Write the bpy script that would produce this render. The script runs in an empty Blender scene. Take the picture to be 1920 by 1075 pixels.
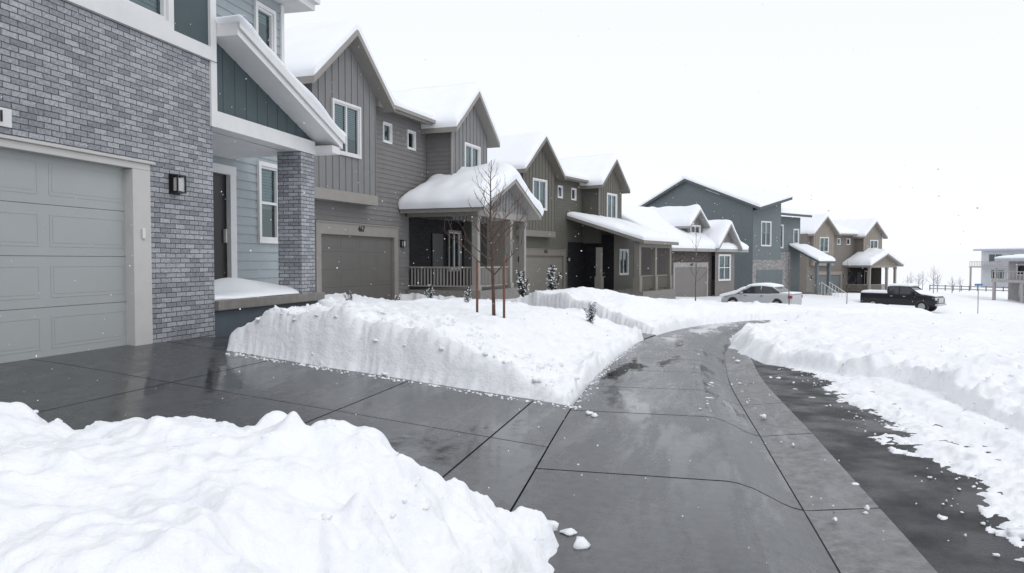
import bpy, bmesh, math, random
import numpy as np
from mathutils import Vector, Matrix
random.seed(7)
SC=bpy.context.scene; COL=SC.collection
def link(o): COL.objects.link(o); return o
# ---------------------------------------------------------------- materials
def mat(name, col, rough=.7, var=.12, nscale=3.0, bump=0.0, bscale=30.0, spec=.4, metal=0.0, rough2=None):
    m=bpy.data.materials.new(name); m.use_nodes=True; nt=m.node_tree; N=nt.nodes; L=nt.links
    b=N['Principled BSDF']; b.inputs['Roughness'].default_value=rough; b.inputs['Metallic'].default_value=metal
    b.inputs['Specular IOR Level'].default_value=spec
    tc=N.new('ShaderNodeTexCoord')
    n=N.new('ShaderNodeTexNoise'); n.inputs['Scale'].default_value=nscale; n.inputs['Detail'].default_value=6; n.inputs['Roughness'].default_value=.65
    L.new(tc.outputs['Object'],n.inputs['Vector'])
    r=N.new('ShaderNodeValToRGB'); r.color_ramp.elements[0].position=.3; r.color_ramp.elements[1].position=.7
    r.color_ramp.elements[0].color=tuple(c*(1-var) for c in col)+(1,); r.color_ramp.elements[1].color=tuple(min(1,c*(1+var)) for c in col)+(1,)
    L.new(n.outputs['Fac'],r.inputs['Fac']); L.new(r.outputs['Color'],b.inputs['Base Color'])
    if rough2 is not None:
        mr=N.new('ShaderNodeMapRange'); mr.inputs['From Min'].default_value=.38; mr.inputs['From Max'].default_value=.62
        mr.inputs['To Min'].default_value=rough; mr.inputs['To Max'].default_value=rough2
        n2=N.new('ShaderNodeTexNoise'); n2.inputs['Scale'].default_value=nscale*.45; n2.inputs['Detail'].default_value=4
        L.new(tc.outputs['Object'],n2.inputs['Vector']); L.new(n2.outputs['Fac'],mr.inputs['Value']); L.new(mr.outputs['Result'],b.inputs['Roughness'])
    if bump>0:
        n3=N.new('ShaderNodeTexNoise'); n3.inputs['Scale'].default_value=bscale; n3.inputs['Detail'].default_value=5
        L.new(tc.outputs['Object'],n3.inputs['Vector'])
        bp=N.new('ShaderNodeBump'); bp.inputs['Strength'].default_value=bump; bp.inputs['Distance'].default_value=.02
        L.new(n3.outputs['Fac'],bp.inputs['Height']); L.new(bp.outputs['Normal'],b.inputs['Normal'])
    return m
def wet_mat(name,dry,wet,r_dry=.42,r_wet=.05,scale=.7,thr=(.42,.62)):
    m=bpy.data.materials.new(name); m.use_nodes=True; nt=m.node_tree; N=nt.nodes; L=nt.links; b=N['Principled BSDF']; b.inputs['Specular IOR Level'].default_value=.55
    tc=N.new('ShaderNodeTexCoord'); mp=N.new('ShaderNodeMapping'); mp.inputs['Scale'].default_value=(2.3,.5,1); mp.inputs['Rotation'].default_value=(0,0,.08); L.new(tc.outputs['Object'],mp.inputs['Vector'])
    n=N.new('ShaderNodeTexNoise'); n.inputs['Scale'].default_value=scale; n.inputs['Detail'].default_value=8; n.inputs['Roughness'].default_value=.64; n.inputs['Distortion'].default_value=.3; L.new(mp.outputs[0],n.inputs['Vector'])
    w=N.new('ShaderNodeMapRange'); w.interpolation_type='SMOOTHSTEP'; w.inputs['From Min'].default_value=thr[0]; w.inputs['From Max'].default_value=thr[1]; L.new(n.outputs['Fac'],w.inputs['Value'])
    f=N.new('ShaderNodeTexNoise'); f.inputs['Scale'].default_value=11; f.inputs['Detail'].default_value=9; f.inputs['Roughness'].default_value=.8; L.new(tc.outputs['Object'],f.inputs['Vector'])
    mr=N.new('ShaderNodeMapRange'); mr.inputs['From Min'].default_value=.32; mr.inputs['From Max'].default_value=.68; mr.inputs['To Min'].default_value=.55; mr.inputs['To Max'].default_value=1.5; L.new(f.outputs['Fac'],mr.inputs['Value'])
    mx=N.new('ShaderNodeMix'); mx.data_type='RGBA'; mx.inputs[6].default_value=(*dry,1); mx.inputs[7].default_value=(*wet,1); L.new(w.outputs[0],mx.inputs[0])
    sc=N.new('ShaderNodeVectorMath'); sc.operation='SCALE'; L.new(mx.outputs[2],sc.inputs[0]); L.new(mr.outputs[0],sc.inputs['Scale']); L.new(sc.outputs[0],b.inputs['Base Color'])
    rr=N.new('ShaderNodeMapRange'); rr.inputs['To Min'].default_value=r_dry; rr.inputs['To Max'].default_value=r_wet; L.new(w.outputs[0],rr.inputs['Value']); L.new(rr.outputs[0],b.inputs['Roughness'])
    bm_=N.new('ShaderNodeMapping'); bm_.inputs['Scale'].default_value=(4,90,4); L.new(tc.outputs['Object'],bm_.inputs['Vector'])
    g=N.new('ShaderNodeTexNoise'); g.inputs['Scale'].default_value=1.6; g.inputs['Detail'].default_value=5; L.new(bm_.outputs[0],g.inputs['Vector'])
    h=N.new('ShaderNodeTexNoise'); h.inputs['Scale'].default_value=3.5; h.inputs['Detail'].default_value=3; L.new(tc.outputs['Object'],h.inputs['Vector'])
    iw=N.new('ShaderNodeMapRange'); iw.inputs['To Min'].default_value=.3; iw.inputs['To Max'].default_value=.03; L.new(w.outputs[0],iw.inputs['Value'])
    mm=N.new('ShaderNodeMath'); mm.operation='MULTIPLY'; L.new(g.outputs['Fac'],mm.inputs[0]); L.new(iw.outputs[0],mm.inputs[1])
    ad=N.new('ShaderNodeMath'); ad.operation='MULTIPLY_ADD'; ad.inputs[1].default_value=.5; L.new(h.outputs['Fac'],ad.inputs[0]); L.new(mm.outputs[0],ad.inputs[2])
    bp=N.new('ShaderNodeBump'); bp.inputs['Strength'].default_value=.5; bp.inputs['Distance'].default_value=.012; L.new(ad.outputs[0],bp.inputs['Height']); L.new(bp.outputs['Normal'],b.inputs['Normal'])
    return m
def snow_mat(name,col,coarse,fine):
    m=bpy.data.materials.new(name); m.use_nodes=True; nt=m.node_tree; N=nt.nodes; L=nt.links; b=N['Principled BSDF']; b.inputs['Roughness'].default_value=.6; b.inputs['Specular IOR Level'].default_value=.2
    tc=N.new('ShaderNodeTexCoord'); outs=[]
    for s,d in((7,5),(38,6)):
        n=N.new('ShaderNodeTexNoise'); n.inputs['Scale'].default_value=s; n.inputs['Detail'].default_value=d; n.inputs['Roughness'].default_value=.6; L.new(tc.outputs['Object'],n.inputs['Vector']); outs.append(n)
    b1=N.new('ShaderNodeBump'); b1.inputs['Strength'].default_value=coarse; b1.inputs['Distance'].default_value=.05; L.new(outs[0].outputs['Fac'],b1.inputs['Height'])
    b2=N.new('ShaderNodeBump'); b2.inputs['Strength'].default_value=fine; b2.inputs['Distance'].default_value=.012; L.new(outs[1].outputs['Fac'],b2.inputs['Height']); L.new(b1.outputs[0],b2.inputs['Normal']); L.new(b2.outputs[0],b.inputs['Normal'])
    r=N.new('ShaderNodeValToRGB'); r.color_ramp.elements[0].position=.3; r.color_ramp.elements[1].position=.6; r.color_ramp.elements[0].color=(col[0]*.94,col[1]*.955,col[2]*.98,1); r.color_ramp.elements[1].color=(*col,1)
    L.new(outs[0].outputs['Fac'],r.inputs['Fac']); L.new(r.outputs['Color'],b.inputs['Base Color']); return m
def brick_mat(name,c1,c2,cm,w=.2,h=.068):
    m=bpy.data.materials.new(name); m.use_nodes=True; nt=m.node_tree; N=nt.nodes; L=nt.links
    b=N['Principled BSDF']; b.inputs['Roughness'].default_value=.8; b.inputs['Specular IOR Level'].default_value=.3
    uv=N.new('ShaderNodeUVMap'); br=N.new('ShaderNodeTexBrick'); br.inputs['Scale'].default_value=1
    br.inputs['Brick Width'].default_value=w; br.inputs['Row Height'].default_value=h; br.inputs['Mortar Size'].default_value=.005
    br.inputs['Mortar Smooth'].default_value=.2; br.inputs['Bias'].default_value=-.15
    br.inputs['Color1'].default_value=(*c1,1); br.inputs['Color2'].default_value=(*c2,1); br.inputs['Mortar'].default_value=(*cm,1)
    wn=N.new('ShaderNodeTexNoise'); wn.inputs['Scale'].default_value=9; wn.inputs['Detail'].default_value=3
    vm=N.new('ShaderNodeVectorMath'); vm.operation='MULTIPLY_ADD'
    L.new(uv.outputs['UV'],wn.inputs['Vector'])
    L.new(wn.outputs['Color'],vm.inputs[0]); vm.inputs[1].default_value=(.008,.008,0); L.new(uv.outputs['UV'],vm.inputs[2])
    L.new(vm.outputs[0],br.inputs['Vector'])
    n=N.new('ShaderNodeTexNoise'); n.inputs['Scale'].default_value=35; n.inputs['Detail'].default_value=5; L.new(uv.outputs['UV'],n.inputs['Vector'])
    n2=N.new('ShaderNodeTexNoise'); n2.inputs['Scale'].default_value=1.2; L.new(uv.outputs['UV'],n2.inputs['Vector'])
    mr=N.new('ShaderNodeMapRange'); mr.inputs['From Min'].default_value=.3; mr.inputs['From Max'].default_value=.7; mr.inputs['To Min'].default_value=.72; mr.inputs['To Max'].default_value=1.26
    L.new(n.outputs['Fac'],mr.inputs['Value'])
    mr2=N.new('ShaderNodeMapRange'); mr2.inputs['From Min'].default_value=.3; mr2.inputs['From Max'].default_value=.7; mr2.inputs['To Min'].default_value=.95; mr2.inputs['To Max'].default_value=1.05
    L.new(n2.outputs['Fac'],mr2.inputs['Value'])
    mm=N.new('ShaderNodeMath'); mm.operation='MULTIPLY'; L.new(mr.outputs[0],mm.inputs[0]); L.new(mr2.outputs[0],mm.inputs[1])
    mx=N.new('ShaderNodeVectorMath'); mx.operation='SCALE'; L.new(br.outputs['Color'],mx.inputs[0]); L.new(mm.outputs[0],mx.inputs['Scale'])
    L.new(mx.outputs[0],b.inputs['Base Color'])
    inv=N.new('ShaderNodeMath'); inv.operation='MULTIPLY_ADD'; inv.inputs[1].default_value=-1; inv.inputs[2].default_value=1; L.new(br.outputs['Fac'],inv.inputs[0])
    ad=N.new('ShaderNodeMath'); ad.operation='MULTIPLY_ADD'; ad.inputs[1].default_value=.3; L.new(n.outputs['Fac'],ad.inputs[0]); L.new(inv.outputs[0],ad.inputs[2])
    bp=N.new('ShaderNodeBump'); bp.inputs['Strength'].default_value=.9; bp.inputs['Distance'].default_value=.012; L.new(ad.outputs[0],bp.inputs['Height']); L.new(bp.outputs['Normal'],b.inputs['Normal'])
    return m
def glass_mat(name,tint=(.55,.66,.68)):
    m=bpy.data.materials.new(name); m.use_nodes=True; nt=m.node_tree; N=nt.nodes; L=nt.links
    N.remove(N['Principled BSDF']); out=N['Material Output']
    t=N.new('ShaderNodeBsdfTransparent'); t.inputs['Color'].default_value=(*tint,1)
    g=N.new('ShaderNodeBsdfGlossy'); g.inputs['Roughness'].default_value=.02; g.inputs['Color'].default_value=(.8,.96,1,1)
    f=N.new('ShaderNodeFresnel'); f.inputs['IOR'].default_value=2.0
    tc=N.new('ShaderNodeTexCoord'); n=N.new('ShaderNodeTexNoise'); n.inputs['Scale'].default_value=1.5; L.new(tc.outputs['Object'],n.inputs['Vector'])
    bp=N.new('ShaderNodeBump'); bp.inputs['Strength'].default_value=.06; bp.inputs['Distance'].default_value=.05; L.new(n.outputs['Fac'],bp.inputs['Height']); L.new(bp.outputs['Normal'],g.inputs['Normal'])
    mx=N.new('ShaderNodeMixShader'); L.new(f.outputs[0],mx.inputs[0]); L.new(t.outputs[0],mx.inputs[1]); L.new(g.outputs[0],mx.inputs[2]); L.new(mx.outputs[0],out.inputs['Surface'])
    return m
SNOW=snow_mat('snow',(.91,.92,.94),.45,.5)
ROOFSNOW=mat('roof_snow',(.87,.89,.925),.6,.02,1.0,.2,6,spec=.2)
CONC=wet_mat('wet_concrete',(.066,.068,.072),(.04,.042,.045),.3,.045,.6,(.44,.6))
GUTC=wet_mat('gutter_concrete',(.19,.19,.193),(.1,.102,.105),.6,.16,1.5,(.45,.68))
JOINT=mat('joint_dark',(.012,.012,.012),.8,spec=.1)
ASPH=mat('wet_asphalt',(.027,.029,.032),.3,.45,5,.9,110,spec=.4,rough2=.65)
CURBC=mat('porch_concrete',(.2,.19,.175),.6,.2,5,.2,40)
FOUND=mat('foundation_paint',(.09,.11,.13),.7,.1)
WHITE=mat('white_trim',(.7,.7,.7),.5,.05)
GREYTR=mat('garage_trim',(.54,.53,.51),.5,.05)
TEAL=mat('teal_panel',(.064,.09,.1),.6,.08)
PALEBL=mat('pale_blue_siding',(.33,.37,.39),.6,.06)
G1=mat('garage_door_grey',(.38,.4,.4),.45,.04,1.0)
BRICK1=brick_mat('grey_brick',(.39,.4,.425),(.19,.197,.22),(.08,.083,.09),.19,.0635)
BRICK2=brick_mat('brown_brick',(.14,.12,.11),(.07,.06,.055),(.05,.05,.05))
BRICK3=brick_mat('pale_brick',(.4,.38,.37),(.2,.2,.21),(.15,.15,.15))
SHADEBR=brick_mat('porch_shade_brick',(.03,.03,.035),(.016,.016,.02),(.01,.01,.012))  # porch recess shade put into a near-black brick colour
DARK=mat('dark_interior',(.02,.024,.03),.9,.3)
GLASS=glass_mat('window_glass')
BLIND=mat('blind_white',(.6,.64,.64),.8,.06,1.5)
BLACK=mat('black_metal',(.012,.012,.013),.4)
LAMPG=mat('lamp_glass',(.5,.5,.5),.2)
TXT=mat('number_black',(.01,.01,.01),.5)
BARK=mat('bark_reddish',(.1,.062,.05),.8,.3,20)
BARK2=mat('bark_grey',(.12,.10,.09),.8,.3,20)
STAKE=mat('stake_rust',(.16,.078,.052),.8,.3,12)
NEEDLE=mat('needle_green',(.035,.045,.035),.8,.4,8)
def house_cols(s,b,t,g):
    return dict(side=mat('lap_siding',s,.65,.07,2.5),bat=mat('board_batten',b,.65,.06,2.5),trim=mat('painted_trim',t,.6,.06),gar=mat('garage_paint',g,.5,.05,1.5),dark=SHADEBR)
C2=house_cols((.19,.184,.18),(.212,.21,.213),(.29,.275,.255),(.142,.135,.126))
C3=house_cols((.115,.112,.095),(.122,.117,.1),(.2,.188,.165),(.21,.198,.172))  # colours lifted slightly for distance haze
C4=house_cols((.185,.17,.162),(.185,.17,.162),(.32,.31,.3),(.19,.178,.168))
C5=house_cols((.145,.172,.18),(.125,.145,.152),(.09,.1,.105),(.125,.15,.157))  # paint lightened to stand in for snowfall haze
C6=house_cols((.2,.18,.16),(.28,.245,.21),(.3,.27,.24),(.16,.175,.178))  # far house, haze lightening mixed into these colours
# ---------------------------------------------------------------- mesh helpers
def clip(poly,ax,val,sign):
    out=[]; n=len(poly)
    for i in range(n):
        p,q=poly[i],poly[(i+1)%n]; dp=(p[ax]-val)*sign; dq=(q[ax]-val)*sign
        if dp>=0: out.append(p)
        if dp*dq<0:
            k=dp/(dp-dq); out.append((p[0]+(q[0]-p[0])*k,p[1]+(q[1]-p[1])*k))
    if len(out)<3: return []
    A=0
    for i in range(len(out)):
        p,q=out[i],out[(i+1)%len(out)]; A+=p[0]*q[1]-p[1]*q[0]
    return out if abs(A)>1e-6 else []
class MB:
    def __init__(s): s.v=[]; s.f=[]; s.m=[]
    def face(s,pts,m=0,nrm=None):
        pts=[Vector(p) for p in pts]
        if nrm is not None:
            n=Vector((0,0,0))
            for i in range(len(pts)): n+=pts[i].cross(pts[(i+1)%len(pts)])
            if n.dot(Vector(nrm))<0: pts=pts[::-1]
        b=len(s.v); s.v+=[tuple(p) for p in pts]; s.f.append(list(range(b,b+len(pts)))); s.m.append(m)
    def hexa(s,c,m=0):
        ctr=sum((Vector(p) for p in c),Vector())/8
        for q in ((0,1,2,3),(4,5,6,7),(0,1,5,4),(1,2,6,5),(2,3,7,6),(3,0,4,7)):
            pts=[c[i] for i in q]; fc=sum((Vector(p) for p in pts),Vector())/4
            s._of(pts,m,fc-ctr)
    def _of(s,pts,m,d):
        P=[Vector(p) for p in pts]; n=(P[1]-P[0]).cross(P[2]-P[0])+(P[2]-P[0]).cross(P[3]-P[0])
        if n.dot(d)<0: P=P[::-1]
        b=len(s.v); s.v+=[tuple(p) for p in P]; s.f.append([b,b+1,b+2,b+3]); s.m.append(m)
    def box(s,x0,x1,y0,y1,z0,z1,m=0):
        s.hexa([(x0,y0,z0),(x1,y0,z0),(x1,y1,z0),(x0,y1,z0),(x0,y0,z1),(x1,y0,z1),(x1,y1,z1),(x0,y1,z1)],m)
    def tube(s,p0,p1,r0,r1,n=6,m=0,cap=True):
        p0=Vector(p0);p1=Vector(p1); d=(p1-p0).normalized(); a=d.orthogonal().normalized(); b=d.cross(a)
        base=len(s.v)
        for p,r in((p0,r0),(p1,r1)):
            for i in range(n):
                t=2*math.pi*i/n; s.v.append(tuple(p+a*math.cos(t)*r+b*math.sin(t)*r))
        for i in range(n):
            j=(i+1)%n; s.f.append([base+i,base+j,base+n+j,base+n+i]); s.m.append(m)
        if cap:
            s.f.append([base+n+i for i in range(n)]); s.m.append(m); s.f.append([base+i for i in range(n)][::-1]); s.m.append(m)
    def build(s,name,mats,parent=None,smooth=False,bevel=0):
        me=bpy.data.meshes.new(name); me.from_pydata(s.v,[],s.f)
        for m in mats: me.materials.append(m)
        me.polygons.foreach_set('material_index',s.m)
        if smooth: me.polygons.foreach_set('use_smooth',[True]*len(s.f))
        me.update()
        uv=me.uv_layers.new(name='UVMap')
        for p in me.polygons:
            n=p.normal
            for li in p.loop_indices:
                c=me.vertices[me.loops[li].vertex_index].co
                if abs(n.z)>.7: u=(c.x,c.y)
                elif abs(n.x)>abs(n.y): u=(c.y,c.z)
                else: u=(c.x+.03,c.z)
                uv.data[li].uv=(u[0]+50,u[1]+50)
        o=link(bpy.data.objects.new(name,me))
        if parent: o.parent=parent
        if bevel:
            bm=bmesh.new(); bm.from_mesh(me); bmesh.ops.remove_doubles(bm,verts=bm.verts,dist=1e-5); bm.to_mesh(me); bm.free()
            md=o.modifiers.new('b','BEVEL'); md.width=bevel; md.segments=2; md.limit_method='ANGLE'
        return o
def empty(name,loc,yaw,label,cat,group=None):
    o=bpy.data.objects.new(name,None); link(o); o.location=loc; o.rotation_euler=(0,0,-math.radians(yaw)); o.empty_display_size=.3
    o['label']=label; o['category']=cat
    if group:o['group']=group
    return o
rng=np.random.RandomState(3); TAB=rng.rand(256,256)
def vn(x,y):
    xi=np.floor(x).astype(int); yi=np.floor(y).astype(int); fx=x-xi; fy=y-yi
    fx=fx*fx*(3-2*fx); fy=fy*fy*(3-2*fy)
    a=TAB[xi%256,yi%256];b=TAB[(xi+1)%256,yi%256];c=TAB[xi%256,(yi+1)%256];d=TAB[(xi+1)%256,(yi+1)%256]
    return (a*(1-fx)+b*fx)*(1-fy)+(c*(1-fx)+d*fx)*fy
def fbm(x,y,o=4,g=.5):
    s=0;a=1;t=0
    for i in range(o):
        cs,sn=math.cos(.6*i),math.sin(.6*i)
        s=s+a*(vn((x*cs-y*sn)*2**i+17.3*i+40,(x*sn+y*cs)*2**i+9.1*i+40)-.5); t+=a; a*=g
    return s/t*2
def ss(t): t=np.clip(t,0,1); return t*t*(3-2*t)
def grid_mesh(name,X,Y,Z,mats,parent=None,smooth=True):
    n,m=X.shape
    co=np.stack([X,Y,Z],-1).reshape(-1,3)
    idx=np.arange(n*m).reshape(n,m)
    f=np.stack([idx[:-1,:-1],idx[1:,:-1],idx[1:,1:],idx[:-1,1:]],-1).reshape(-1,4)
    me=bpy.data.meshes.new(name); me.vertices.add(n*m); me.vertices.foreach_set('co',co.ravel())
    me.loops.add(f.size); me.loops.foreach_set('vertex_index',f.ravel().astype(np.int32))
    me.polygons.add(len(f)); me.polygons.foreach_set('loop_start',np.arange(0,f.size,4,dtype=np.int32)); me.polygons.foreach_set('loop_total',np.full(len(f),4,dtype=np.int32))
    if smooth: me.polygons.foreach_set('use_smooth',np.ones(len(f),dtype=bool))
    for mm in mats: me.materials.append(mm)
    me.update(calc_edges=True); me.validate()
    o=link(bpy.data.objects.new(name,me))
    if parent:o.parent=parent
    return o
SEED=[0]
def snow_sheet(parent,zf,x0,x1,y0,y1,th,r=.3,name='snow_cover',droop=.05,nv=.3):
    SEED[0]+=7.7; sd=SEED[0]
    def ax(a,b):
        n=int(max(14,min(50,(b-a)/.13))); t=np.linspace(0,1,n); e=np.array([0,.004,.012,.03,.06]) 
        t=np.concatenate([e,t[1:-1][(t[1:-1]>.07)&(t[1:-1]<.93)],1-e[::-1]]); return a+(b-a)*t
    X,Y=np.meshgrid(ax(x0,x1),ax(y0,y1),indexing='ij')
    d=np.minimum(np.minimum(X-x0,x1-X),np.minimum(Y-y0,y1-Y)); e=np.clip(d/r,0,1); f=np.sqrt(1-(1-e)**2)
    nz=fbm(X*.9+sd,Y*.9+sd*1.3,3)
    Z=zf(X,Y)+f*th*(1+nv*nz)
    w=.05*fbm(X*1.4+sd*2,Y*1.4,2)+droop
    ex=((X-x0<r)*-1.0+(x1-X<r)*1.0); ey=((Y-y0<r)*-1.0+(y1-Y<r)*1.0)
    bul=w*np.sin(np.clip(f,0,1)*math.pi)*(f<1)+w*.3
    return grid_mesh(name,X+ex*bul,Y+ey*bul,np.where(f<=0,zf(X,Y)-.02,Z),[ROOFSNOW],parent)
def roof_x(parent,x0,x1,yc,half,ze,zp,m,th=.2,snow=.32):
    sl=(zp-ze)/half; mb=MB(); T=[(yc-half,ze),(yc,zp),(yc+half,ze)]
    for (a,b) in ((0,1),(1,2)):
        (ya,za),(yb,zb)=T[a],T[b]
        mb.hexa([(x0,ya,za-th),(x1,ya,za-th),(x1,yb,zb-th),(x0,yb,zb-th),(x0,ya,za),(x1,ya,za),(x1,yb,zb),(x0,yb,zb)])
    o=mb.build('roof',[m],parent)
    if snow>0: snow_sheet(o,lambda X,Y: zp-sl*np.abs(Y-yc),x0,x1-.03,yc-half+.03,yc+half-.03,snow)
    return o
def roof_y(parent,y0,y1,xb,xr,xf,zb,zr,zf_,m,th=.2,snow=.32):
    mb=MB()
    for (xa,za,xc,zc) in ((xb,zb,xr,zr),(xr,zr,xf,zf_)):
        if abs(xa-xc)<.01: continue
        mb.hexa([(xa,y0,za-th),(xc,y0,zc-th),(xc,y1,zc-th),(xa,y1,za-th),(xa,y0,za),(xc,y0,zc),(xc,y1,zc),(xa,y1,za)])
    o=mb.build('roof',[m],parent)
    if snow>0:
        zf=lambda X,Y: np.interp(X,[xb,xr,xf],[zb,zr,zf_]) if xb<xr-.01 else np.interp(X,[xr,xf],[zr,zf_])
        snow_sheet(o,zf,xb+.03,xf-.03,y0+.03,y1-.03,snow)
    return o
def plane_map(kind,c):
    if kind=='f': return (lambda a,z,o:(c+o,a,z)),(1,0,0)
    if kind=='l': return (lambda a,z,o:(a,c-o,z)),(0,-1,0)
    if kind=='r': return (lambda a,z,o:(a,c+o,z)),(0,1,0)
def pbox(mb,P,a0,a1,z0,z1,o0,o1,m=0):
    mb.hexa([P(a0,z0,o0),P(a1,z0,o0),P(a1,z0,o1),P(a0,z0,o1),P(a0,z1,o0),P(a1,z1,o0),P(a1,z1,o1),P(a0,z1,o1)],m)
def wall(parent,kind,c,poly,m,holes=(),style='lap',name='wall',lap=.16,room=1.0,bsp=.4,bt=.022):
    P,N=plane_map(kind,c); mb=MB(); pieces=[poly]
    for (a0,a1,z0,z1) in holes:
        new=[]
        for p in pieces:
            l=clip(p,0,a0,-1); r=clip(p,0,a1,1); mid=clip(p,0,a0,1); mid=clip(mid,0,a1,-1) if mid else []
            new+= [q for q in (l,r) if q]
            if mid: new+=[q for q in (clip(mid,1,z0,-1),clip(mid,1,z1,1)) if q]
        pieces=new
    for p in pieces:
        if style=='lap':
            zmin=min(q[1] for q in p); zmax=max(q[1] for q in p); k=math.floor(zmin/lap)
            while k*lap<zmax:
                zl,zh=k*lap,(k+1)*lap; s=clip(p,1,zl,1); s=clip(s,1,zh,-1) if s else []
                if s:
                    mb.face([P(a,z,.018*(1-(z-zl)/lap)) for a,z in s],0,N)
                    bz=min(q[1] for q in s)
                    if abs(bz-zl)<1e-4:
                        aa=[q[0] for q in s if abs(q[1]-bz)<1e-4]
                        if len(aa)>=2: mb.face([P(min(aa),zl,.018),P(max(aa),zl,.018),P(max(aa),zl,0),P(min(aa),zl,0)],0,(0,0,-1))
                k+=1
        else:
            mb.face([P(a,z,0) for a,z in p],0,N)
            if style=='batten':
                amin=min(q[0] for q in poly); amax=max(q[0] for q in poly); nb=max(2,round((amax-amin)/bsp)); st=(amax-amin)/nb
                for i in range(nb+1):
                    a=amin+i*st; s=clip(p,0,a-.03,1); s=clip(s,0,a+.03,-1) if s else []
                    if s:
                        mb.face([P(x,z,bt) for x,z in s],0,N)
                        for j in range(len(s)):
                            q,w=s[j],s[(j+1)%len(s)]; mb.face([P(*q,0),P(*w,0),P(*w,bt),P(*q,bt)],0)
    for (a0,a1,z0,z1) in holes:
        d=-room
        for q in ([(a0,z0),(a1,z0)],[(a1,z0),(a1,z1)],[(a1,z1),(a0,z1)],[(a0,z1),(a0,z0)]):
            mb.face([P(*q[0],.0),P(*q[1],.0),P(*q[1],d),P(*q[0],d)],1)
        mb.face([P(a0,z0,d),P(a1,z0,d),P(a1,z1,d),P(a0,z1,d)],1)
    return mb.build(name,[m,DARK],parent)
def window(parent,kind,c,h,trim,blind=.5,mull=True,rows=1,tw=.08):
    P,N=plane_map(kind,c); a0,a1,z0,z1=h; mb=MB()
    for b in ((a0-tw,a0,z0-tw,z1+tw),(a1,a1+tw,z0-tw,z1+tw),(a0,a1,z1,z1+tw),(a0,a1,z0-tw,z0)): pbox(mb,P,*b,-.01,.045)
    f=.045
    for b in ((a0+.002,a0+f,z0+.002,z1-.002),(a1-f,a1-.002,z0+.002,z1-.002),(a0+f,a1-f,z1-f,z1-.002),(a0+f,a1-f,z0+.002,z0+f)): pbox(mb,P,*b,-.07,.012,1)
    if mull: am=(a0+a1)/2; pbox(mb,P,am-.03,am+.03,z0+f,z1-f,-.065,.008,1)
    for r in range(1,rows):
        zm=z0+(z1-z0)*r/rows; pbox(mb,P,a0+f,a1-f,zm-.025,zm+.025,-.063,.006,1)
    w=mb.build('window',[trim,WHITE],parent)
    g=MB(); g.face([P(a0+f,z0+f,-.045),P(a1-f,z0+f,-.045),P(a1-f,z1-f,-.045),P(a0+f,z1-f,-.045)],0,N); g.build('pane',[GLASS],w)
    if blind>0:
        b=MB(); zb=z1-(z1-z0)*blind; n=int((z1-zb)/.06)
        for i in range(n):
            zz=z1-i*.06; b.face([P(a0+.01,zz,-.12),P(a1-.01,zz,-.12),P(a1-.01,zz-.055,-.095),P(a0+.01,zz-.055,-.095)],0,N)
        b.build('blind',[BLIND],w)
    return w
def garage_door(parent,kind,c,h,m,rows=4,cols=4):
    P,N=plane_map(kind,c); a0,a1,z0,z1=h; mb=MB(); rh=(z1-z0)/rows; cw=(a1-a0)/cols
    pbox(mb,P,a0,a1,z0,z1,-.2,-.17)
    for r in range(rows):
        zb=z0+r*rh; pbox(mb,P,a0,a1,zb+.003,zb+rh-.003,-.169,-.14)
        for k in range(cols):
            A0=a0+k*cw+.07;A1=a0+(k+1)*cw-.07;Z0=zb+.1;Z1=zb+rh-.1; t=.014
            for q in ((A0,A1,Z0,Z0+t),(A0,A1,Z1-t,Z1),(A0,A0+t,Z0+t,Z1-t),(A1-t,A1,Z0+t,Z1-t)): pbox(mb,P,*q,-.1395,-.137)
            pbox(mb,P,A0+.04,A1-.04,Z0+.04,Z1-.04,-.1395,-.1375)
    return mb.build('garage_door',[m],parent)
def number(parent,txt,loc,size,extr=.01):
    cu=bpy.data.curves.new('t','FONT'); cu.body=txt; cu.size=size; cu.extrude=extr; cu.align_x='CENTER'; cu.align_y='CENTER'
    o=bpy.data.objects.new('t',cu); link(o); dg=bpy.context.evaluated_depsgraph_get(); me=bpy.data.meshes.new_from_object(o.evaluated_get(dg))
    bpy.data.objects.remove(o); me.materials.clear(); me.materials.append(TXT)
    n=link(bpy.data.objects.new('house_number',me)); n.parent=parent; n.location=loc
    n.rotation_euler=Matrix(((0,0,1),(1,0,0),(0,1,0))).to_euler(); return n
def wall_lamp(parent,x,y,z,s=1.0):
    mb=MB(); mb.box(x,x+.03,y-.11*s,y+.11*s,z-.15*s,z+.16*s,0)
    mb.box(x+.03,x+.15*s,y-.1*s,y+.1*s,z+.12*s,z+.145*s,0); mb.box(x+.03,x+.15*s,y-.1*s,y+.1*s,z-.13*s,z-.11*s,0)
    for yy in(-.1*s,.08*s):
        for xx in (x+.035,x+.13*s): mb.box(xx,xx+.02*s,y+yy,y+yy+.02*s,z-.11*s,z+.12*s,0)
    o=mb.build('wall_lamp',[BLACK],parent); g=MB(); g.box(x+.05,x+.13*s,y-.075*s,y+.075*s,z-.1*s,z+.1*s); g.build('lamp_glass',[LAMPG],o)
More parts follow.
